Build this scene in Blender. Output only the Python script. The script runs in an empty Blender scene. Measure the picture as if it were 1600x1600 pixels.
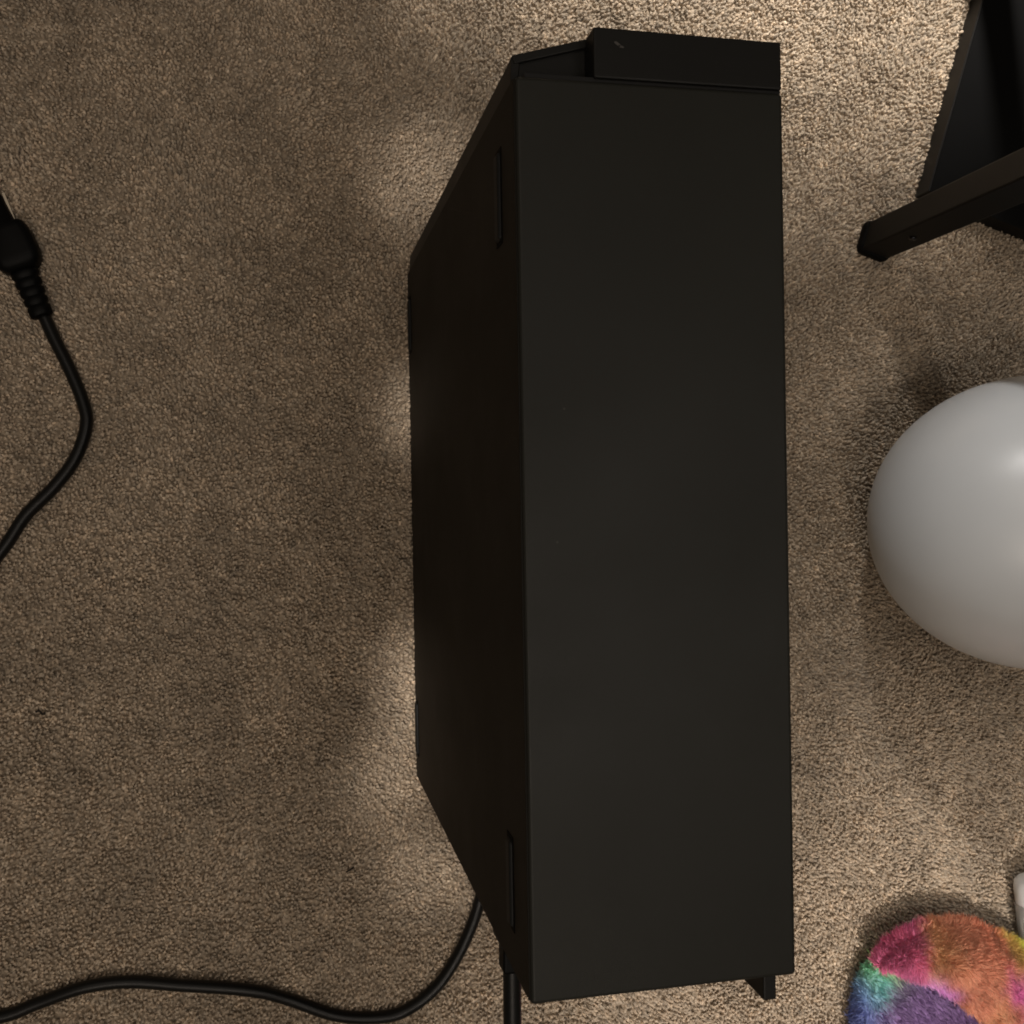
import bpy, bmesh, math, random
import numpy as np
from mathutils import Vector, Matrix, Euler

random.seed(4); rng = np.random.default_rng(4)
S = bpy.context.scene
C = S.collection

# ------------------------------------------------------------------ camera
cam = bpy.data.cameras.new('camera'); cam_o = bpy.data.objects.new('camera', cam); C.objects.link(cam_o)
cam.sensor_width = 36; cam.lens = 38.04; cam.clip_start = 0.01; cam.clip_end = 50
cam_o.matrix_world = Matrix.Translation((0, 0, 0.76)) @ Matrix.Rotation(-0.00438, 4, 'X') @ Matrix.Rotation(-0.2088, 4, 'Y')
S.camera = cam_o
S.render.resolution_x = 1024; S.render.resolution_y = 1024
try: S.cycles.filter_width = 1.9
except Exception: pass

# ------------------------------------------------------------------ light
w = bpy.data.worlds.new('World'); S.world = w; w.use_nodes = True
bgn = w.node_tree.nodes['Background']
bgn.inputs[0].default_value = (1.0, 0.83, 0.66, 1); bgn.inputs[1].default_value = 0.085

def spot(name, loc, target, power, size, blend, radius, col):
    l = bpy.data.lights.new(name, 'SPOT'); l.energy = power; l.spot_size = math.radians(size); l.spot_blend = blend
    l.shadow_soft_size = radius; l.color = col
    o = bpy.data.objects.new(name, l); C.objects.link(o); o.location = loc
    o.rotation_euler = (Vector(target) - Vector(loc)).to_track_quat('-Z', 'Y').to_euler()
    return o
# unseen spots, strongest beyond the table; first two cones imitate a shadow band
spot('unseen_spot', (0.30, 1.90, 2.35), (0.41, 0.80, 0), 490, 20.0, 0.13, 0.09, (1.0, 0.93, 0.85))
spot('unseen_spot', (0.50, -1.60, 2.35), (0.44, -0.60, 0), 220, 17, 0.45, 0.10, (1.0, 0.90, 0.81))
spot('unseen_spot', (-0.62, 2.75, 2.35), (0.49, 0.045, 0.13), 250, 5.0, 0.8, 0.15, (1.0, 0.97, 0.93))
def area(name, loc, target, power, size, col):
    l = bpy.data.lights.new(name, 'AREA'); l.shape = 'DISK'; l.size = size; l.energy = power; l.color = col
    o = bpy.data.objects.new(name, l); C.objects.link(o); o.location = loc
    o.rotation_euler = (Vector(target) - Vector(loc)).to_track_quat('-Z', 'Y').to_euler()
area('added_fill', (-0.30, -0.95, 2.35), (-0.1, -0.45, 0), 10.5, 0.9, (1.0, 0.86, 0.72))  # unseen soft fills, added to lift the carpet on the left
area('added_fill', (-0.50, 0.85, 2.35), (-0.1, 0.3, 0), 3, 0.7, (1.0, 0.86, 0.72))
area('added_fill', (0.70, -0.20, 2.35), (0.4, -0.1, 0), 4.0, 0.7, (1.0, 0.91, 0.82))  # unseen fill added for the sheen on the case top
# narrow spots added to imitate bright gaps in shade at the foot of the case
for (x, y, p, c) in ((0.106, 0.232, 115, 2.7), (0.108, 0.066, 165, 2.0), (0.106, -0.118, 150, 2.2), (0.096, -0.160, 95, 2.1), (0.072, -0.194, 95, 1.6), (0.104, -0.258, 85, 2.1)):
    spot('unseen_spot', (x-0.75, y+0.05, 2.35), (x, y, 0), p, c, 1.0, 0.02, (1.0, 0.91, 0.82))

S.view_settings.view_transform = 'Standard'; S.view_settings.look = 'None'
S.view_settings.exposure = 0; S.view_settings.gamma = 1

# ------------------------------------------------------------------ helpers
def mat(name, col, rough=0.5, noise=0.0, nscale=80, bump=0.0, bscale=400, spec=0.5, metal=0.0, rvar=0.0, rscale=12, coat=0.0):
    m = bpy.data.materials.new(name); m.use_nodes = True
    nt = m.node_tree; b = nt.nodes['Principled BSDF']
    b.inputs['Base Color'].default_value = (*col, 1); b.inputs['Roughness'].default_value = rough
    b.inputs['Specular IOR Level'].default_value = spec; b.inputs['Metallic'].default_value = metal
    b.inputs['Coat Weight'].default_value = coat
    tc = nt.nodes.new('ShaderNodeTexCoord')
    if noise:
        n = nt.nodes.new('ShaderNodeTexNoise'); n.inputs['Scale'].default_value = nscale; n.inputs['Detail'].default_value = 5
        nt.links.new(tc.outputs['Object'], n.inputs['Vector'])
        r = nt.nodes.new('ShaderNodeMapRange'); r.inputs[1].default_value = 0.3; r.inputs[2].default_value = 0.7
        r.inputs[3].default_value = 1 - noise; r.inputs[4].default_value = 1 + noise
        nt.links.new(n.outputs['Fac'], r.inputs[0])
        mx = nt.nodes.new('ShaderNodeVectorMath'); mx.operation = 'SCALE'; mx.inputs[0].default_value = col
        nt.links.new(r.outputs[0], mx.inputs['Scale']); nt.links.new(mx.outputs[0], b.inputs['Base Color'])
    if rvar:
        n = nt.nodes.new('ShaderNodeTexNoise'); n.inputs['Scale'].default_value = rscale; n.inputs['Detail'].default_value = 6
        n.inputs['Roughness'].default_value = 0.6
        nt.links.new(tc.outputs['Object'], n.inputs['Vector'])
        r = nt.nodes.new('ShaderNodeMapRange'); r.inputs[1].default_value = 0.3; r.inputs[2].default_value = 0.7
        r.inputs[3].default_value = rough - rvar; r.inputs[4].default_value = rough + rvar
        nt.links.new(n.outputs['Fac'], r.inputs[0]); nt.links.new(r.outputs[0], b.inputs['Roughness'])
    if bump:
        n = nt.nodes.new('ShaderNodeTexNoise'); n.inputs['Scale'].default_value = bscale; n.inputs['Detail'].default_value = 3
        nt.links.new(tc.outputs['Object'], n.inputs['Vector'])
        bp = nt.nodes.new('ShaderNodeBump'); bp.inputs['Strength'].default_value = bump; bp.inputs['Distance'].default_value = 0.0004
        nt.links.new(n.outputs['Fac'], bp.inputs['Height']); nt.links.new(bp.outputs[0], b.inputs['Normal'])
    return m

def obj(name, me, material=None, parent=None, smooth=False):
    if isinstance(me, bmesh.types.BMesh):
        bm = me; bmesh.ops.recalc_face_normals(bm, faces=bm.faces)
        me = bpy.data.meshes.new(name); bm.to_mesh(me); bm.free()
    if material: me.materials.append(material)
    if smooth:
        for p in me.polygons: p.use_smooth = True
    o = bpy.data.objects.new(name, me); C.objects.link(o)
    if parent: o.parent = parent
    return o
def tag(o, label=None, cat=None, group=None, kind=None):
    if label: o['label'] = label
    if cat: o['category'] = cat
    if group: o['group'] = group
    if kind: o['kind'] = kind
    return o
def empty(name, loc, rz=0):
    o = bpy.data.objects.new(name, None); C.objects.link(o); o.location = loc; o.rotation_euler = (0, 0, rz)
    o.empty_display_size = 0.02
    return o
def box_bm(x0, x1, y0, y1, z0, z1, bev=0.0, seg=2, bm=None):
    own = bm is None
    b = bmesh.new()
    vs = [b.verts.new((x, y, z)) for z in (z0, z1) for x, y in ((x0, y0), (x1, y0), (x1, y1), (x0, y1))]
    for f in ((3, 2, 1, 0), (4, 5, 6, 7), (0, 1, 5, 4), (1, 2, 6, 5), (2, 3, 7, 6), (3, 0, 4, 7)):
        b.faces.new([vs[i] for i in f])
    if bev: bmesh.ops.bevel(b, geom=list(b.edges), offset=bev, segments=seg, affect='EDGES', profile=0.5)
    if own: return b
    t = bpy.data.meshes.new('t'); b.to_mesh(t); b.free(); bm.from_mesh(t); bpy.data.meshes.remove(t); return bm
def prism_bm(poly, z0, z1, bev=0.0, seg=2):
    b = bmesh.new(); n = len(poly)
    lo = [b.verts.new((x, y, z0)) for x, y in poly]; hi = [b.verts.new((x, y, z1)) for x, y in poly]
    b.faces.new(lo[::-1]); b.faces.new(hi)
    for i in range(n): b.faces.new((lo[i], lo[(i+1) % n], hi[(i+1) % n], hi[i]))
    if bev: bmesh.ops.bevel(b, geom=list(b.edges), offset=bev, segments=seg, affect='EDGES', profile=0.5)
    return b
def catmull(P, n=8):
    P = [Vector(p) for p in P]; out = []
    Q = [P[0]*2-P[1]] + P + [P[-1]*2-P[-2]]
    for i in range(1, len(Q)-2):
        for k in range(n):
            t = k/n; a, b, c, d = Q[i-1], Q[i], Q[i+1], Q[i+2]
            out.append(0.5*((2*b)+(c-a)*t+(2*a-5*b+4*c-d)*t*t+(3*b-a-3*c+d)*t**3))
    out.append(P[-1]); return out
def tube_bm(path, rad, sides=12, bm=None, flat=1.0):
    """swept tube; rad number or list; flat scales the vertical radius"""
    bm = bm or bmesh.new(); rings = []
    for i, p in enumerate(path):
        t = (path[min(i+1, len(path)-1)] - path[max(i-1, 0)]).normalized()
        up = Vector((0, 0, 1)) if abs(t.z) < 0.9 else Vector((0, 1, 0))
        u = t.cross(up).normalized(); v = u.cross(t)
        r = rad[i] if isinstance(rad, (list, tuple)) else rad
        rings.append([bm.verts.new(p + (u*math.cos(a)*r + v*math.sin(a)*r*flat)) for a in [2*math.pi*k/sides for k in range(sides)]])
    for a, b in zip(rings, rings[1:]):
        for k in range(sides): bm.faces.new((a[k], a[(k+1) % sides], b[(k+1) % sides], b[k]))
    bm.faces.new(rings[0][::-1]); bm.faces.new(rings[-1])
    return bm
def lathe_bm(prof, sides=32):
    bm = bmesh.new(); rings = []
    for r, z in prof: rings.append([bm.verts.new((r*math.cos(2*math.pi*k/sides), r*math.sin(2*math.pi*k/sides), z)) for k in range(sides)])
    for a, b in zip(rings, rings[1:]):
        for k in range(sides): bm.faces.new((a[k], a[(k+1) % sides], b[(k+1) % sides], b[k]))
    bm.faces.new(rings[0][::-1]); bm.faces.new(rings[-1]); return bm
def np_mesh(name, verts, quads=None, tris=None):
    me = bpy.data.meshes.new(name)
    nq = 0 if quads is None else len(quads); ntri = 0 if tris is None else len(tris)
    me.vertices.add(len(verts)); me.vertices.foreach_set('co', np.ascontiguousarray(verts, dtype=np.float32).ravel())
    loops = np.concatenate([a.ravel() for a in (quads, tris) if a is not None]).astype(np.int32)
    me.loops.add(len(loops)); me.loops.foreach_set('vertex_index', loops)
    me.polygons.add(nq+ntri)
    st = np.concatenate([np.arange(nq)*4, nq*4+np.arange(ntri)*3]).astype(np.int32)
    me.polygons.foreach_set('loop_start', st)
    try: me.polygons.foreach_set('loop_total', np.concatenate([np.full(nq, 4), np.full(ntri, 3)]).astype(np.int32))
    except Exception: pass
    me.polygons.foreach_set('use_smooth', np.ones(nq+ntri, dtype=bool))
    me.update(calc_edges=True); me.validate()
    return me
def vnoise(x, y, scale, seed):
    """smooth value noise for pile direction and height"""
    r = np.random.default_rng(seed); N = 256; g = r.random((N, N))
    x = x*scale + 1000; y = y*scale + 1000
    xi = np.floor(x).astype(int); yi = np.floor(y).astype(int); fx = x-xi; fy = y-yi
    fx = fx*fx*(3-2*fx); fy = fy*fy*(3-2*fy)
    G = lambda a, b: g[a % N, b % N]
    return (G(xi, yi)*(1-fx)+G(xi+1, yi)*fx)*(1-fy)+(G(xi, yi+1)*(1-fx)+G(xi+1, yi+1)*fx)*fy

# ------------------------------------------------------------------ carpet
def carpet():
    back = mat('carpet_backing', (0.30, 0.245, 0.185), 0.95, noise=0.5, nscale=260, bump=1.0, bscale=320, spec=0.1)
    fl = obj('floor', box_bm(-1.6, 2.0, -1.7, 1.8, -0.03, -0.0030), back); tag(fl, 'beige cut pile carpet covering the floor', kind='structure')
    # one tapered twisted tuft per stitch, jittered
    def grid(x0, x1, y0, y1, s):
        xs = np.arange(x0, x1, s); ys = np.arange(y0, y1, s*0.9)
        X, Y = np.meshgrid(xs, ys); X = X + (np.arange(len(ys)) % 2)[:, None]*s*0.5
        X = X.ravel(); Y = Y.ravel()
        return X + rng.uniform(-.42, .42, X.size)*s, Y + rng.uniform(-.42, .42, X.size)*s
    x, y = grid(-0.26, 0.68, -0.46, 0.46, 0.00245)
    xo, yo = grid(-0.50, 0.92, -0.70, 0.70, 0.0046)
    k = (xo < -0.26) | (xo > 0.68) | (yo < -0.46) | (yo > 0.46)
    big = np.concatenate([np.ones(x.size), np.full(k.sum(), 2.1)]); x = np.concatenate([x, xo[k]]); y = np.concatenate([y, yo[k]])
    n = x.size
    lx = (vnoise(x, y, 14, 1)-.5)*2 + (vnoise(x, y, 70, 2)-.5)*1.6 + (vnoise(x, y, 220, 5)-.5)*1.6
    ly = (vnoise(x, y, 14, 3)-.5)*2 + (vnoise(x, y, 70, 4)-.5)*1.6 + (vnoise(x, y, 220, 6)-.5)*1.6
    lean = 0.0007
    lx = lx + (vnoise(x, y, 25, 15)-.5)*2.4; ly = ly + (vnoise(x, y, 25, 16)-.5)*2.4
    lx = lx*lean + rng.normal(0, .0007, n); ly = ly*lean + rng.normal(0, .0007, n)
    hgt = rng.normal(0, .00055, n) + (vnoise(x, y, 130, 8)-.5)*.0022 + (vnoise(x, y, 260, 12)-.5)*.0012
    sc = rng.uniform(.75, 1.25, n)*big; rot = rng.uniform(0, 6.28, n); asp = rng.uniform(.6, 1.0, n)
    prof = [(0.00165, -0.0036, 0.0), (0.00138, -0.0002, 0.85)]
    K = 3; V = np.zeros((n, 2*K+1, 3), dtype=np.float32)
    for ri, (r, z, l) in enumerate(prof):
        for k in range(K):
            a = 2*math.pi*k/K + ri*0.7
            dx = np.cos(a)*r*sc; dy = np.sin(a)*r*sc*asp
            V[:, ri*K+k, 0] = x + dx*np.cos(rot) - dy*np.sin(rot) + lx*l
            V[:, ri*K+k, 1] = y + dx*np.sin(rot) + dy*np.cos(rot) + ly*l
            V[:, ri*K+k, 2] = z + hgt*(ri > 0) + (rng.normal(0, .00025, n) if ri == 1 else 0)
    V[:, 2*K, 0] = x + lx*1.2; V[:, 2*K, 1] = y + ly*1.2; V[:, 2*K, 2] = 0.0004 + hgt
    q = [(k, (k+1) % K, K+(k+1) % K, K+k) for k in range(K)]
    t = [(K+k, K+(k+1) % K, 2*K) for k in range(K)]
    off = (np.arange(n)*(2*K+1))[:, None, None]
    quads = (np.array(q)[None]+off).reshape(-1, 4); tris = (np.array(t)[None]+off).reshape(-1, 3)
    me = np_mesh('pile', V.reshape(-1, 3), quads, tris)
    # dyed yarn: each tuft a little lighter or darker, in two close browns; bright outliers paint in fibre glints
    tone = np.clip(rng.normal(0.97, .15, n), .5, 1.45)*np.where(rng.random(n) < .05, 1.35, 1.0)*(0.68+0.26*vnoise(x, y, 20, 9)+0.22*vnoise(x, y, 45, 13)+0.22*vnoise(x, y, 95, 10)); hue = rng.random(n)
    base = np.stack([(.485+.03*hue)*tone, (.409+.0*hue)*tone, (.320-.02*hue)*tone, np.ones(n)], 1)
    at = me.color_attributes.new('yarn', 'FLOAT_COLOR', 'POINT')
    at.data.foreach_set('color', np.repeat(base, 2*K+1, axis=0).astype(np.float32).ravel())
    m = bpy.data.materials.new('carpet_yarn'); m.use_nodes = True; nt = m.node_tree; b = nt.nodes['Principled BSDF']
    a = nt.nodes.new('ShaderNodeAttribute'); a.attribute_name = 'yarn'
    nz = nt.nodes.new('ShaderNodeTexNoise'); nz.inputs['Scale'].default_value = 1500; nz.inputs['Detail'].default_value = 2
    tc = nt.nodes.new('ShaderNodeTexCoord'); nt.links.new(tc.outputs['Object'], nz.inputs['Vector'])
    mr = nt.nodes.new('ShaderNodeMapRange'); mr.inputs[1].default_value = .3; mr.inputs[2].default_value = .7; mr.inputs[3].default_value = .86; mr.inputs[4].default_value = 1.14
    nt.links.new(nz.outputs['Fac'], mr.inputs[0])
    vm = nt.nodes.new('ShaderNodeVectorMath'); vm.operation = 'SCALE'
    nt.links.new(a.outputs['Color'], vm.inputs[0]); nt.links.new(mr.outputs[0], vm.inputs['Scale'])
    nt.links.new(vm.outputs[0], b.inputs['Base Color'])
    b.inputs['Roughness'].default_value = 0.7; b.inputs['Specular IOR Level'].default_value = 0.25
    b.inputs['Sheen Weight'].default_value = 0.15; b.inputs['Sheen Roughness'].default_value = .5
    o = obj('carpet_pile', me, m, fl); tag(o, kind='stuff')
carpet()

# ------------------------------------------------------------------ computer case
L, W, HT = 0.3552, 0.1098, 0.3570
def computer_case():
    steel = mat('black_painted_steel', (0.0160, 0.0163, 0.0132), 0.47, noise=0.12, nscale=9, bump=0.25, bscale=2600, spec=0.26, rvar=0.06, rscale=16)
    nt = steel.node_tree; bs = nt.nodes['Principled BSDF']; src = bs.inputs['Base Color'].links[0].from_socket
    vo = nt.nodes.new('ShaderNodeTexVoronoi'); vo.inputs['Scale'].default_value = 55; tc = nt.nodes.new('ShaderNodeTexCoord'); nt.links.new(tc.outputs['Object'], vo.inputs['Vector'])
    lt = nt.nodes.new('ShaderNodeMapRange'); lt.inputs[1].default_value = .018; lt.inputs[2].default_value = .034; lt.inputs[3].default_value = 1; lt.inputs[4].default_value = 0
    nt.links.new(vo.outputs['Distance'], lt.inputs[0])
    se = nt.nodes.new('ShaderNodeSeparateColor'); nt.links.new(vo.outputs['Color'], se.inputs[0])
    gt = nt.nodes.new('ShaderNodeMath'); gt.operation = 'GREATER_THAN'; gt.inputs[1].default_value = .72; nt.links.new(se.outputs[0], gt.inputs[0])
    ml = nt.nodes.new('ShaderNodeMath'); ml.operation = 'MULTIPLY'; nt.links.new(lt.outputs[0], ml.inputs[0]); nt.links.new(gt.outputs[0], ml.inputs[1])
    mx = nt.nodes.new('ShaderNodeMix'); mx.data_type = 'RGBA'; mx.inputs[7].default_value = (.045, .042, .037, 1)
    nt.links.new(ml.outputs[0], mx.inputs[0]); nt.links.new(src, mx.inputs[6]); nt.links.new(mx.outputs[2], bs.inputs['Base Color'])
    plas = mat('black_plastic', (0.0058, 0.0057, 0.0049), 0.52, bump=0.2, bscale=2200, spec=0.28, rvar=0.05, rscale=20)
    rub = mat('black_rubber', (0.0062, 0.0068, 0.0070), 0.58, bump=0.2, bscale=900, spec=0.32)
    t = empty('computer_case', (0.09316, -0.19086, 0.0), 0.01888)
    tag(t, 'black slim desktop computer case standing upright on the carpet', 'computer')
    # folded steel cover: top and two sides, over the chassis
    obj('cover', box_bm(0, W, 0, L, -0.002, HT, 0.0016, 4), steel, t)
    # front bezel: hollow moulding with a chamfered corner and a lower ledge on the left
    g = L+0.0008
    bz = obj('front_bezel', prism_bm([(0.0008, g), (W-0.0006, g), (W-0.0006, L+0.0200), (0.0318, L+0.0207), (0.0012, L+0.0121)], 0.0, HT-0.0130, 0.0007), plas, t)
    obj('bezel_cap', prism_bm([(0.0312, g+0.0004), (W-0.0004, g+0.0004), (W-0.0004, L+0.0203), (0.0322, L+0.0209), (0.0312, L+0.0205)], HT-0.0132, HT+0.0002, 0.0008), plas, bz)
    a = Vector((0.0012, L+0.0123)); b = Vector((0.0318, L+0.0209)); d = (b-a).normalized(); nn = Vector((d.y, -d.x))*0.0034
    obj('bezel_rim', prism_bm([tuple(a), tuple(a+nn), tuple(b+nn), tuple(b)], HT-0.0132, HT-0.0110, 0.0005), plas, bz)
    obj('bezel_rim', prism_bm([(0.0006, g), (0.0034, g), (0.0046, L+0.0095), (0.0010, L+0.0121)], HT-0.0132, HT-0.0116, 0.0004), plas, bz)
    fill = obj('bezel_gasket', box_bm(0.004, W-0.0003, L-0.0012, g+0.0010, 0.002, HT-0.0016), mat('gasket_black', (0.004, 0.004, 0.004), 0.8), t)
    # small worn chip on the bezel cap
    chip = bmesh.new()
    for (cx, cy, r, an) in ((0.0408, L+0.0146, 0.0011, 0.7), (0.0422, L+0.0136, 0.0008, 0.2)):
        vs = [chip.verts.new((cx+r*(1.5*math.cos(k*math.pi/4)*math.cos(an)+.6*math.sin(k*math.pi/4)*math.sin(an))*(.8+.4*random.random()),
                              cy+r*(-1.2*math.cos(k*math.pi/4)*math.sin(an)+.6*math.sin(k*math.pi/4)*math.cos(an))*(.8+.4*random.random()), HT+0.00042)) for k in range(8)]
        chip.faces.new(vs)
    tag(obj('worn_chip', chip, mat('worn_plastic', (0.06, 0.055, 0.05), 0.6), t), 'pale worn chip near the corner of the bezel')
    side = mat('shaded_side_black', (0.0092, 0.0073, 0.0050), 0.6, noise=0.15, nscale=12, bump=0.2, bscale=2000, spec=0.16, rvar=0.05)
    obj('shaded_side', box_bm(-0.0006, 0.0002, 0.0012, L-0.0004, -0.002, HT-0.0014, 0.0002, 1), side, t)  # browner, darker than the cover: shade and carpet bounce put into the colour
    # rubber strips on the left side
    for y0 in (0.2995, 0.0195):
        for z in (0.3255, 0.0105):
            obj('rubber_foot', box_bm(-0.0022, 0.001, y0, y0+0.0355, z-0.0042, z+0.0042, 0.0016, 4), rub, t)
            obj('recess_shade', box_bm(-0.0009, 0.0008, y0-0.0018, y0+0.0373, z-0.0058, z+0.0058, 0.0002, 1), mat('recess_shade_black', (0.0015, 0.0015, 0.0014), 0.8, spec=0.1), t)  # raised near-black plate paints the shade of a recess round each foot
    # rear hood flange and inlet
    obj('rear_flange', box_bm(0.0972, 0.1028, -0.0108, 0.0004, 0.12, HT-0.0035, 0.0008), plas, t)
    obj('power_inlet', box_bm(0.045, 0.075, -0.004, 0.001, 0.075, 0.100, 0.001), plas, t)
    obj('video_port', box_bm(0.0005, 0.012, -0.003, 0.001, 0.276, 0.296, 0.0006), plas, t)
    return t
computer_case()

# ------------------------------------------------------------------ cords
cordm = mat('black_cord_jacket', (0.0035, 0.0035, 0.0032), 0.40, bump=0.15, bscale=1500, spec=0.3)
plugm = mat('black_plug_moulding', (0.0016, 0.0016, 0.0016), 0.5, bump=0.2, bscale=1200, spec=0.12)
brass = mat('nickel_prong', (0.20, 0.175, 0.14), 0.3, metal=1.0)
def power_cord():
    t = empty('power_cord', (-0.157, 0.150, 0.0)); o = Vector((-0.157, 0.150, 0))
    tag(t, 'black power cord with moulded plug snaking over the carpet', 'power cord')
    z = 0.0032
    P1 = [(-0.1560, 0.1310), (-0.1534, 0.1264), (-0.1463, 0.1099), (-0.1365, 0.0892), (-0.1286, 0.0683), (-0.1268, 0.0536), (-0.1334, 0.0325), (-0.1464, 0.0135),
          (-0.164, -0.0054), (-0.1757, -0.0241), (-0.1911, -0.0447), (-0.214, -0.0691), (-0.27, -0.13), (-0.305, -0.22), (-0.275, -0.305), (-0.225, -0.335),
          (-0.1799, -0.3321), (-0.1565, -0.3252), (-0.1289, -0.3168), (-0.1007, -0.3155), (-0.068, -0.3206), (-0.0221, -0.3283), (0.0035, -0.3376), (0.0339, -0.3511),
          (0.0603, -0.3559), (0.0826, -0.354), (0.1052, -0.3395), (0.1211, -0.3182), (0.1326, -0.2942), (0.1381, -0.2764)]
    P = [(a, b, z + (0.002 if 17 < i < 22 else 0)) for i, (a, b) in enumerate(P1)] + [(0.1425, -0.2560, 0.012), (0.146, -0.2400, 0.035), (0.1495, -0.2270, 0.070), (0.1520, -0.2120, 0.087), (0.1530, -0.1950, 0.0875)]
    P = [Vector(p)-o for p in P]
    obj('cord', tube_bm(catmull(P, 7), 0.0042, 14), cordm, t, True)
    # plug: local axis along the plug
    ax = Vector((-0.36, 0.93, 0)).normalized(); si = Vector((ax.y, -ax.x, 0)); base = Vector((-0.1560, 0.1310, 0.0052))-o
    def sec(bm, s, wd, ht, n=20, e=3.2):
        ring = []
        for k in range(n):
            a = 2*math.pi*k/n; c, q = math.cos(a), math.sin(a)
            ring.append(bm.verts.new(base + ax*s + si*(math.copysign(abs(c)**(2/e), c)*wd*.93) + Vector((0, 0, 1))*(math.copysign(abs(q)**(2/e), q)*ht)))
        return ring
    def loft(rows, e):
        bm = bmesh.new(); R_ = [sec(bm, s, a, b, e=e) for s, a, b in rows]; n = len(R_[0])
        for p, q in zip(R_, R_[1:]):
            for k in range(n): bm.faces.new((p[k], p[(k+1) % n], q[(k+1) % n], q[k]))
        bm.faces.new(R_[0][::-1]); bm.faces.new(R_[-1]); return bm
    # ribbed strain relief
    rows = [(-0.0075, 0.0066, 0.0052), (-0.0065, 0.0078, 0.0062), (-0.001, 0.0080, 0.0064), (0.0, 0.0070, 0.0056)]
    for k in range(4):
        s = 0.0005+k*0.0062
        rows += [(s, 0.0070+k*.0004, 0.0056), (s+.0012, 0.0082+k*.0004, 0.0065), (s+.0042, 0.0083+k*.0004, 0.0066), (s+.0054, 0.0071+k*.0004, 0.0057)]
    obj('strain_relief', loft(rows, 2.4), plugm, t, True)
    obj('plug_body', loft([(0.0235, 0.0085, 0.006), (0.0255, 0.0118, 0.0085), (0.0285, 0.0145, 0.0102), (0.0340, 0.0155, 0.0106), (0.0440, 0.0152, 0.0106), (0.0500, 0.0140, 0.0104),
                           (0.0535, 0.0126, 0.0102), (0.0545, 0.0116, 0.0095)], 4.5), plugm, t, True)
    bm = bmesh.new()
    tube_bm([base+ax*0.0575+Vector((0, 0, .002)), base+ax*0.078+Vector((0, 0, .002))], 0.0024, 12, bm)
    obj('prong_sleeve', loft([(0.0535, 0.0080, 0.0066), (0.0545, 0.0076, 0.0060), (0.0745, 0.0052, 0.0046), (0.0755, 0.0044, 0.0038)], 3.0), plugm, t, True)
    obj('ground_prong', bm, brass, t, True)
    for s in (-1, 1):
        bm = bmesh.new(); q = [base+ax*u+si*(s*0.0063+w_)+Vector((0, 0, zz)) for u in (0.056, 0.0755) for w_, zz in ((-.0008, -.0065), (.0008, -.0065), (.0008, -.0005), (-.0008, -.0005))]
        vs = [bm.verts.new(p) for p in q]
        for f in ((0, 1, 2, 3), (7, 6, 5, 4), (0, 4, 5, 1), (1, 5, 6, 2), (2, 6, 7, 3), (3, 7, 4, 0)): bm.faces.new([vs[i] for i in f])
        obj('flat_prong', bm, brass, t)
power_cord()
def video_cable():
    t = empty('video_cable', (0.1005, -0.1915, 0.0)); o = Vector((0.1005, -0.1915, 0))
    tag(t, 'thick black cable leaving straight from the rear of the computer case', 'cable')
    pts = [(0.1004, -0.191, 0.286), (0.1008, -0.215, 0.2855), (0.1015, -0.26, 0.283), (0.103, -0.33, 0.268), (0.107, -0.40, 0.215), (0.115, -0.445, 0.13), (0.14, -0.47, 0.05), (0.19, -0.50, 0.008), (0.27, -0.55, 0.004)]
    obj('cord', tube_bm(catmull([Vector(p)-o for p in pts], 8), 0.0042, 14), cordm, t, True)
    obj('connector', box_bm(-0.0049, 0.0049, -0.016, -0.0005, 0.2795, 0.2915, 0.0015, 3), plugm, t)
video_cable()

# ------------------------------------------------------------------ side table
def side_table():
    th = -math.atan2(0.293, 0.956)
    metal = mat('black_powder_coat', (0.0020, 0.0020, 0.0019), 0.52, bump=0.25, bscale=1800, spec=0.24)
    board = mat('black_laminate', (0.0025, 0.0026, 0.0028), 0.40, bump=0.05, bscale=600, spec=0.18, rvar=0.05)
    edge = mat('black_edge_band', (0.012, 0.0115, 0.0105), 0.5, spec=0.3)
    glide = mat('black_glide', (0.0015, 0.0015, 0.0015), 0.6, spec=0.15)
    t = empty('side_table', (0.4322, 0.1972, 0.0), th)
    tag(t, 'black side table with square metal legs at the upper right', 'side table')
    D, U, q = 0.30, 0.46, 0.0225
    for i in (0, 1):
        for j in (0, 1):
            x = i*(U-q); y = j*(D-q)
            lg = obj('leg', box_bm(x, x+q, y, y+q, 0.004, 0.50, 0.0012, 2), metal, t)
            obj('foot_glide', box_bm(x-0.0022, x+q+0.0022, y-0.0022, y+q+0.0022, -0.003, 0.0095, 0.0055, 5), glide, lg)
    bm = lathe_bm([(0.0026, 0), (0.0026, 0.0008), (0.0018, 0.0014), (0.0008, 0.0014), (0.0006, 0.0006)], 16)
    sc = obj('screw', bm, mat('dark_screw', (0.05, 0.05, 0.055), 0.3, metal=1.0), t, True); sc.rotation_euler = (math.pi/2, 0, 0); sc.location = (q*0.5, 0.0, 0.058)
    obj('crossbar', box_bm(0.002, q-0.002, q, D-q, 0.40, 0.418, 0.001, 1), metal, t)
    obj('crossbar', box_bm(U-q+0.002, U-0.002, q, D-q, 0.40, 0.418, 0.001, 1), metal, t)
    obj('unseen_tabletop', box_bm(-0.01, U+0.01, -0.01, D+0.01, 0.5, 0.518, 0.001, 2), board, t)  # unseen top, kept for the shade it throws on the carpet
side_table()
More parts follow.
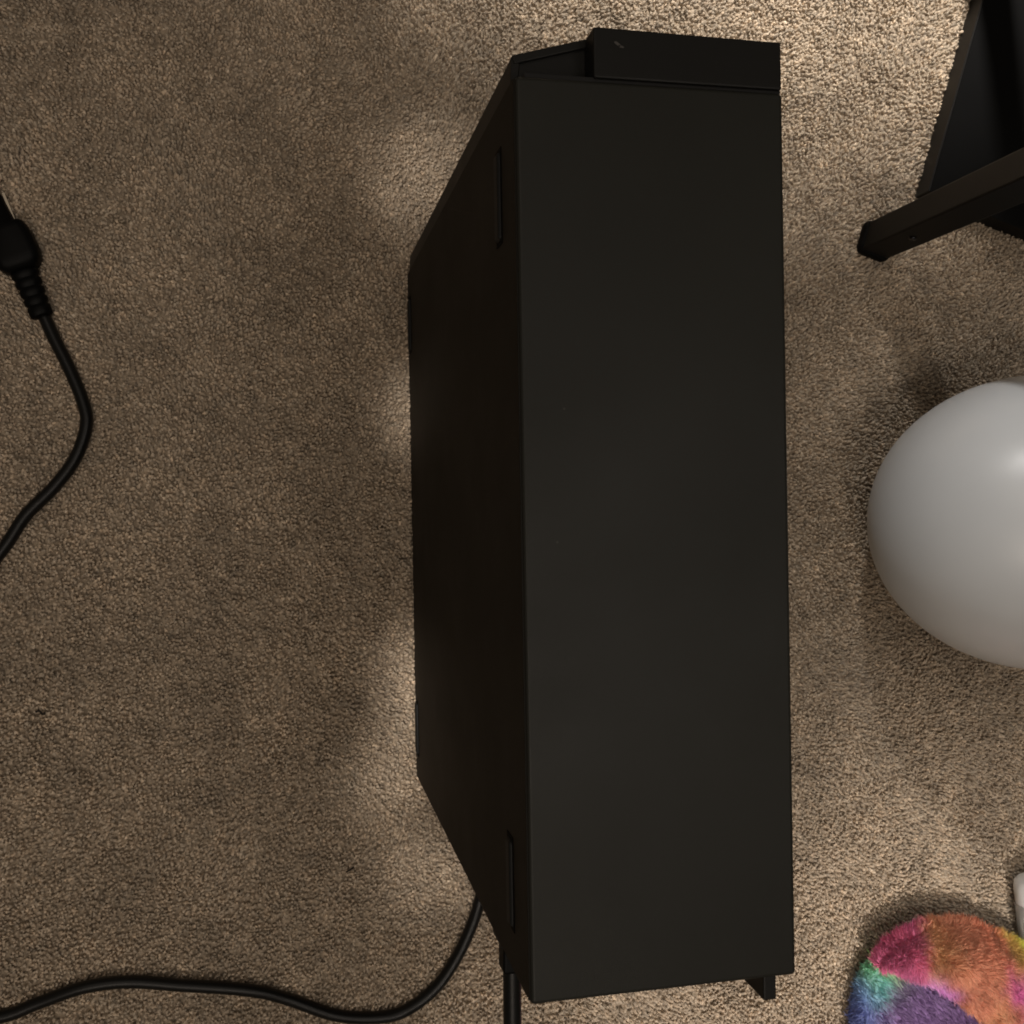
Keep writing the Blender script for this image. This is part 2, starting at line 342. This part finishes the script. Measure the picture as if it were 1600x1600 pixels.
def flat_board():
    th = -math.atan2(0.293, 0.956)
    board = mat('black_gloss_board', (0.0025, 0.0026, 0.0028), 0.5, bump=0.05, bscale=600, spec=0.15, rvar=0.05)
    edge = mat('black_board_edge', (0.012, 0.0115, 0.0105), 0.5, spec=0.3)
    t = empty('flat_panel', (0.4830, 0.2415, 0.0), th)
    tag(t, 'flat black board lying on the carpet behind the table leg', 'board')
    obj('panel', box_bm(0.0004, 0.36, 0.0004, 0.30, -0.002, 0.0165, 0.0006, 1), board, t)
    obj('edge_band', box_bm(-0.0012, 0.0002, 0.0, 0.30, -0.002, 0.0169, 0.0004, 1), edge, t)
flat_board()

# ------------------------------------------------------------------ white ball
def dome():
    m = mat('white_satin_plastic', (0.74, 0.77, 0.80), 0.34, noise=0.03, nscale=14, bump=0.05, bscale=260, spec=0.5, rvar=0.05, rscale=22)
    bm = bmesh.new(); bmesh.ops.create_uvsphere(bm, u_segments=80, v_segments=44, radius=0.10)
    for v in bm.verts:
        v.co.x *= 1.24; v.co.y *= 1.035
        if v.co.z < -0.093: v.co.z = -0.093
    o = obj('white_dome', bm, m, None, True); o.location = (0.5235, -0.010, 0.0935)
    tag(o, 'smooth white rounded plastic dome resting on the carpet at the right edge', 'dome')
dome()

# ------------------------------------------------------------------ tie-dye slipper
def attr_mat(name, rough):
    m = bpy.data.materials.new(name); m.use_nodes = True; nt = m.node_tree; b = nt.nodes['Principled BSDF']
    a = nt.nodes.new('ShaderNodeAttribute'); a.attribute_name = 'dye'
    nt.links.new(a.outputs['Color'], b.inputs['Base Color']); b.inputs['Roughness'].default_value = rough
    b.inputs['Specular IOR Level'].default_value = .3; b.inputs['Sheen Weight'].default_value = .2
    return m
def s2l(c): return tuple(((v/255)/12.92 if v/255 <= .04045 else ((v/255+.055)/1.055)**2.4) for v in c)
def dye(P, blobs, seed, gain=2.0):
    x = P[:, 0] + (vnoise(P[:, 0], P[:, 1], 90, seed)-.5)*.012; y = P[:, 1] + (vnoise(P[:, 0], P[:, 1], 90, seed+1)-.5)*.012
    acc = np.zeros((len(P), 3)); ws = np.zeros(len(P))
    for (bx, by, r, c) in blobs:
        w_ = np.exp(-((x-bx)**2+(y-by)**2)/(2*(r*.55)**2))+1e-9; acc += w_[:, None]*np.array(s2l(c)); ws += w_
    c = acc/ws[:, None]; g = c.mean(1, keepdims=True)
    return np.clip((c*.95+g*.05)*gain+.015, 0, .9)
def fur(name, pts, nrm, flow, length, width, blobs, material, parent, seed, gain=2.0):
    n = len(pts); r = np.random.default_rng(seed)
    cl = np.stack([vnoise(pts[:, 0], pts[:, 1], 170, seed+3)-.5, vnoise(pts[:, 0], pts[:, 1], 170, seed+4)-.5, np.zeros(n)], 1)
    d0 = nrm*0.75 + flow*0.55 + cl*1.0 + r.normal(0, .16, (n, 3)); d0 /= np.linalg.norm(d0, axis=1)[:, None]
    d1 = nrm*0.25 + flow*0.95 + cl*1.1 + r.normal(0, .22, (n, 3)); d1 /= np.linalg.norm(d1, axis=1)[:, None]
    ln = length*r.uniform(.6, 1.15, n)[:, None]
    p1 = pts + d0*ln*.5; p2 = p1 + d1*ln*.55
    sd = np.cross(d0, r.normal(0, 1, (n, 3))); sd /= np.linalg.norm(sd, axis=1)[:, None]; sd *= width*r.uniform(.7, 1.3, n)[:, None]
    V = np.stack([pts-sd, pts+sd, p1+sd*.75, p1-sd*.75, p2], 1)
    off = (np.arange(n)*5)[:, None]
    me = np_mesh(name, V.reshape(-1, 3), np.array([[0, 1, 2, 3]])+off, np.array([[3, 2, 4]])+off)
    col = dye(pts, blobs, 40, gain)*np.clip(r.normal(1.0, .16, n), .6, 1.5)[:, None]
    col = np.concatenate([np.clip(col, 0, .95), np.ones((n, 1))], 1)
    at = me.color_attributes.new('dye', 'FLOAT_COLOR', 'POINT'); at.data.foreach_set('color', np.repeat(col, 5, axis=0).astype(np.float32).ravel())
    return tag(obj(name, me, material, parent), kind='stuff')
def sample(V, F, n, seed):
    r = np.random.default_rng(seed); T = np.concatenate([F[:, [0, 1, 2]], F[:, [0, 2, 3]]])
    a, b, c = V[T[:, 0]], V[T[:, 1]], V[T[:, 2]]; cr = np.cross(b-a, c-a); ar = np.linalg.norm(cr, axis=1)
    i = r.choice(len(T), n, p=ar/ar.sum()); u = r.random(n); v = r.random(n); k = u+v > 1; u[k] = 1-u[k]; v[k] = 1-v[k]
    nn = cr[i]/np.maximum(ar[i], 1e-12)[:, None]; nn *= np.where(nn[:, 2:3] < 0, -1, 1)
    return a[i]+(b[i]-a[i])*u[:, None]+(c[i]-a[i])*v[:, None], nn
def slipper():
    o0 = np.array([0.49, -0.42, 0.0])
    t = empty('plush_slipper', (0.494, -0.4235, 0.0)); tag(t, 'fluffy tie-dye slipper with orange upper and purple footbed in the corner', 'slipper')
    fm = attr_mat('tie_dye_plush', .65)
    # footbed: rounded outline, soft top
    out = catmull([Vector((a, b, 0)) for a, b in ((0.4385, -0.3425), (0.4290, -0.353), (0.4230, -0.378), (0.421, -0.42), (0.425, -0.48), (0.447, -0.545), (0.495, -0.572), (0.545, -0.545),
                  (0.570, -0.48), (0.578, -0.42), (0.574, -0.37), (0.548, -0.349), (0.515, -0.335), (0.483, -0.330), (0.455, -0.335), (0.4385, -0.3425))], 5)[:-1]
    O = np.array([tuple(p) for p in out]); cen = O.mean(0)
    rows = [(0.96, -.002), (1.0, .003), (1.0, .010), (.97, .0165), (.90, .0195), (.6, .0205), (.3, .0205), (.05, .0205)]
    V = []; n = len(O)
    for s, z in rows:
        P = cen + (O-cen)*s; P[:, 2] = z; V.append(P)
    V = np.concatenate(V); F = np.array([(r*n+k, r*n+(k+1) % n, (r+1)*n+(k+1) % n, (r+1)*n+k) for r in range(len(rows)-1) for k in range(n)])
    fb_bl = [(0.4360, -0.342, .020, (160, 225, 90)), (0.437, -0.354, .012, (95, 200, 215)), (0.424, -0.362, .014, (105, 140, 185)), (0.422, -0.385, .014, (95, 110, 170)), (0.428, -0.42, .02, (125, 110, 165)),
             (0.455, -0.362, .018, (108, 88, 132)), (0.47, -0.385, .03, (122, 92, 145)), (0.51, -0.42, .04, (112, 78, 132)), (0.49, -0.37, .02, (125, 98, 148)), (0.5, -0.52, .06, (200, 90, 140))]
    me = np_mesh('footbed', V-o0, F)
    colr = np.concatenate([dye(V, fb_bl, 40)*.7, np.ones((len(V), 1))], 1); at = me.color_attributes.new('dye', 'FLOAT_COLOR', 'POINT'); at.data.foreach_set('color', colr.astype(np.float32).ravel())
    fb = obj('footbed', me, fm, t)
    p, nn = sample(V, F, 26000, 3); k = p[:, 2] > .002; p = p[k]; nn = nn[k]
    rad = p-cen; rad[:, 2] = 0; dist = np.linalg.norm(rad, axis=1)[:, None]
    side = p[:, 2] < .017; nn[side] = (rad/np.maximum(dist, 1e-6))[side]*.8+np.array([0, 0, .6])
    fl = np.tile(np.array([[.55, -.6, 0.0]]), (len(p), 1)); fl[side] = nn[side]*.4
    f = fur('footbed_fur', p, nn, fl, .0085, .00034, fb_bl, fm, fb, 11, 1.3); f.data.transform(Matrix.Translation(-Vector(o0)))
    # upper: dome between toe outline and opening edge
    toe = catmull([Vector(q) for q in ((0.4330, -0.3395, .016), (0.4400, -0.3290, .016), (0.4560, -0.3190, .016), (0.4840, -0.3125, .016), (0.5150, -0.3165, .016), (0.5420, -0.3285, .016), (0.5640, -0.3420, .016), (0.5830, -0.3720, .016), (0.587, -0.41, .014), (0.586, -0.455, .012))], 6)
    opn = catmull([Vector(q) for q in ((0.4340, -0.3420, .022), (0.4420, -0.3415, .030), (0.4520, -0.3440, .037), (0.4660, -0.3490, .043), (0.4800, -0.3580, .047), (0.5000, -0.3740, .050), (0.5220, -0.3920, .050), (0.5450, -0.4130, .046), (0.566, -0.438, .036), (0.582, -0.462, .020))], 6)
    A = np.array([tuple(q) for q in toe]); B = np.array([tuple(q) for q in opn]); n = len(A); m_ = 14; V = []
    for j in range(m_+1):
        u = j/m_; P = A*(1-u)+B*u
        # quick rise behind the toe outline, then level to the opening
        zz = A[:, 2]*(1-u)**2 + B[:, 2]*(1-(1-u)**2) + .010*math.sin(math.pi*u)*np.sin(np.pi*np.linspace(0, 1, n))
        zz = zz - .002*(vnoise(P[:, 0], P[:, 1], 60, 70)-.5)*4*math.sin(math.pi*u)
        P[:, 2] = zz; V.append(P)
    P = B.copy(); P[:, 2] -= .006; P[:, 0] += .0035; P[:, 1] += .0035; V.append(P)          # rolled lip
    P = A*.15+B*.85; P[:, 2] = B[:, 2]*.9-.004; V.append(P)
    V = np.concatenate(V); R_ = m_+2
    F = np.array([(r*n+k, r*n+k+1, (r+1)*n+k+1, (r+1)*n+k) for r in range(R_) for k in range(n-1)])
    up_bl = [(0.437, -0.338, .013, (165, 75, 110)), (0.452, -0.325, .013, (190, 72, 105)), (0.462, -0.320, .010, (205, 72, 120)), (0.447, -0.338, .010, (150, 85, 125)), (0.470, -0.350, .011, (150, 110, 170)), (0.476, -0.3555, .009, (140, 105, 175)),
             (0.475, -0.332, .015, (228, 118, 72)), (0.500, -0.335, .025, (238, 108, 82)), (0.495, -0.355, .022, (242, 108, 84)), (0.520, -0.327, .018, (222, 98, 72)), (0.545, -0.338, .013, (215, 135, 60)), (0.565, -0.345, .014, (225, 190, 45)),
             (0.535, -0.352, .012, (235, 70, 130)), (0.560, -0.362, .016, (220, 70, 150)), (0.515, -0.378, .018, (245, 115, 80)), (0.535, -0.392, .02, (245, 85, 105)), (0.565, -0.40, .03, (240, 90, 90)), (0.56, -0.43, .03, (250, 150, 60))]
    me = np_mesh('upper', V-o0, F)
    colr = np.concatenate([dye(V, up_bl, 40)*.75, np.ones((len(V), 1))], 1); at = me.color_attributes.new('dye', 'FLOAT_COLOR', 'POINT'); at.data.foreach_set('color', colr.astype(np.float32).ravel())
    up = obj('upper', me, fm, t)
    p, nn = sample(V[:(m_+2)*n], F[:(m_+1)*(n-1)], 60000, 5)
    fl = np.tile(np.array([[.45, -.55, 0.0]]), (len(p), 1)); edge = p[:, 1] > np.interp(p[:, 0], A[:40, 0], A[:40, 1]) - .004
    fl[edge] = np.array([.1, .25, -.2])
    f = fur('upper_fur', p, nn, fl, .0068, .00027, up_bl, fm, up, 21, 2.35); f.data.transform(Matrix.Translation(-Vector(o0)))
    obj('sole', prism_bm([(float(a-o0[0])*1.0, float(b-o0[1])) for a, b in (cen[:2]+(O[:, :2]-cen[:2])*.97)], -.006, -.0015), mat('grey_sole', (.08, .08, .09), .7), t)
slipper()

# ------------------------------------------------------------------ clear bottle
def bottle():
    t = empty('clear_bottle', (0.5790, -0.325, 0.0)); tag(t, 'clear plastic bottle with white cap lying at the right edge above the slipper', 'bottle')
    gl = bpy.data.materials.new('clear_plastic'); gl.use_nodes = True; b = gl.node_tree.nodes['Principled BSDF']
    b.inputs['Base Color'].default_value = (.95, .96, .95, 1); b.inputs['Roughness'].default_value = .3; b.inputs['Transmission Weight'].default_value = .75; b.inputs['IOR'].default_value = 1.15
    wh = mat('white_cap', (.86, .88, .88), .4)
    def place(bm): bmesh.ops.transform(bm, matrix=Matrix.Rotation(math.radians(8), 4, 'Z') @ Matrix.Rotation(math.radians(-90), 4, 'X'), verts=bm.verts); return bm
    body = obj('bottle_body', place(lathe_bm([(.004, -.022), (.0115, -.022), (.0130, -.020), (.0135, -.017), (.0135, .012), (.0125, .0150), (.0115, .0150), (.0127, .012), (.0127, -.018), (.004, -.0205)], 32)), gl, t, True)
    cap = obj('bottle_cap', place(lathe_bm([(.0124, .0152), (.0130, .0156), (.0131, .028), (.0120, .0330), (.0090, .0360), (.005, .0370), (.001, .0372)], 32)), wh, t, True)
    for o in (body, cap): o.location = (0, 0, .0145)
bottle()

# ------------------------------------------------------------------ specks on the carpet
lintm = mat('dark_lint', (.015, .011, .008), .9)
def lint(pts, r, label):
    c = Vector(pts[0]); o = obj('lint', tube_bm(catmull([Vector(p)-c for p in pts], 4), r, 6), lintm, None, True); o.location = c
    tag(o, label, 'lint', 'dark lint specks on the carpet')
lint([(-0.1585, -0.1345, .0015), (-0.1560, -0.1338, .0022), (-0.1540, -0.1362, .0022), (-0.1525, -0.1350, .0015)], .0007, 'dark curled lint speck on the carpet at the far left')
lint([(0.0432, -0.2535, .0015), (0.0460, -0.2518, .0024), (0.0484, -0.2503, .0016)], .0006, 'dark straight lint speck on the carpet left of the case')
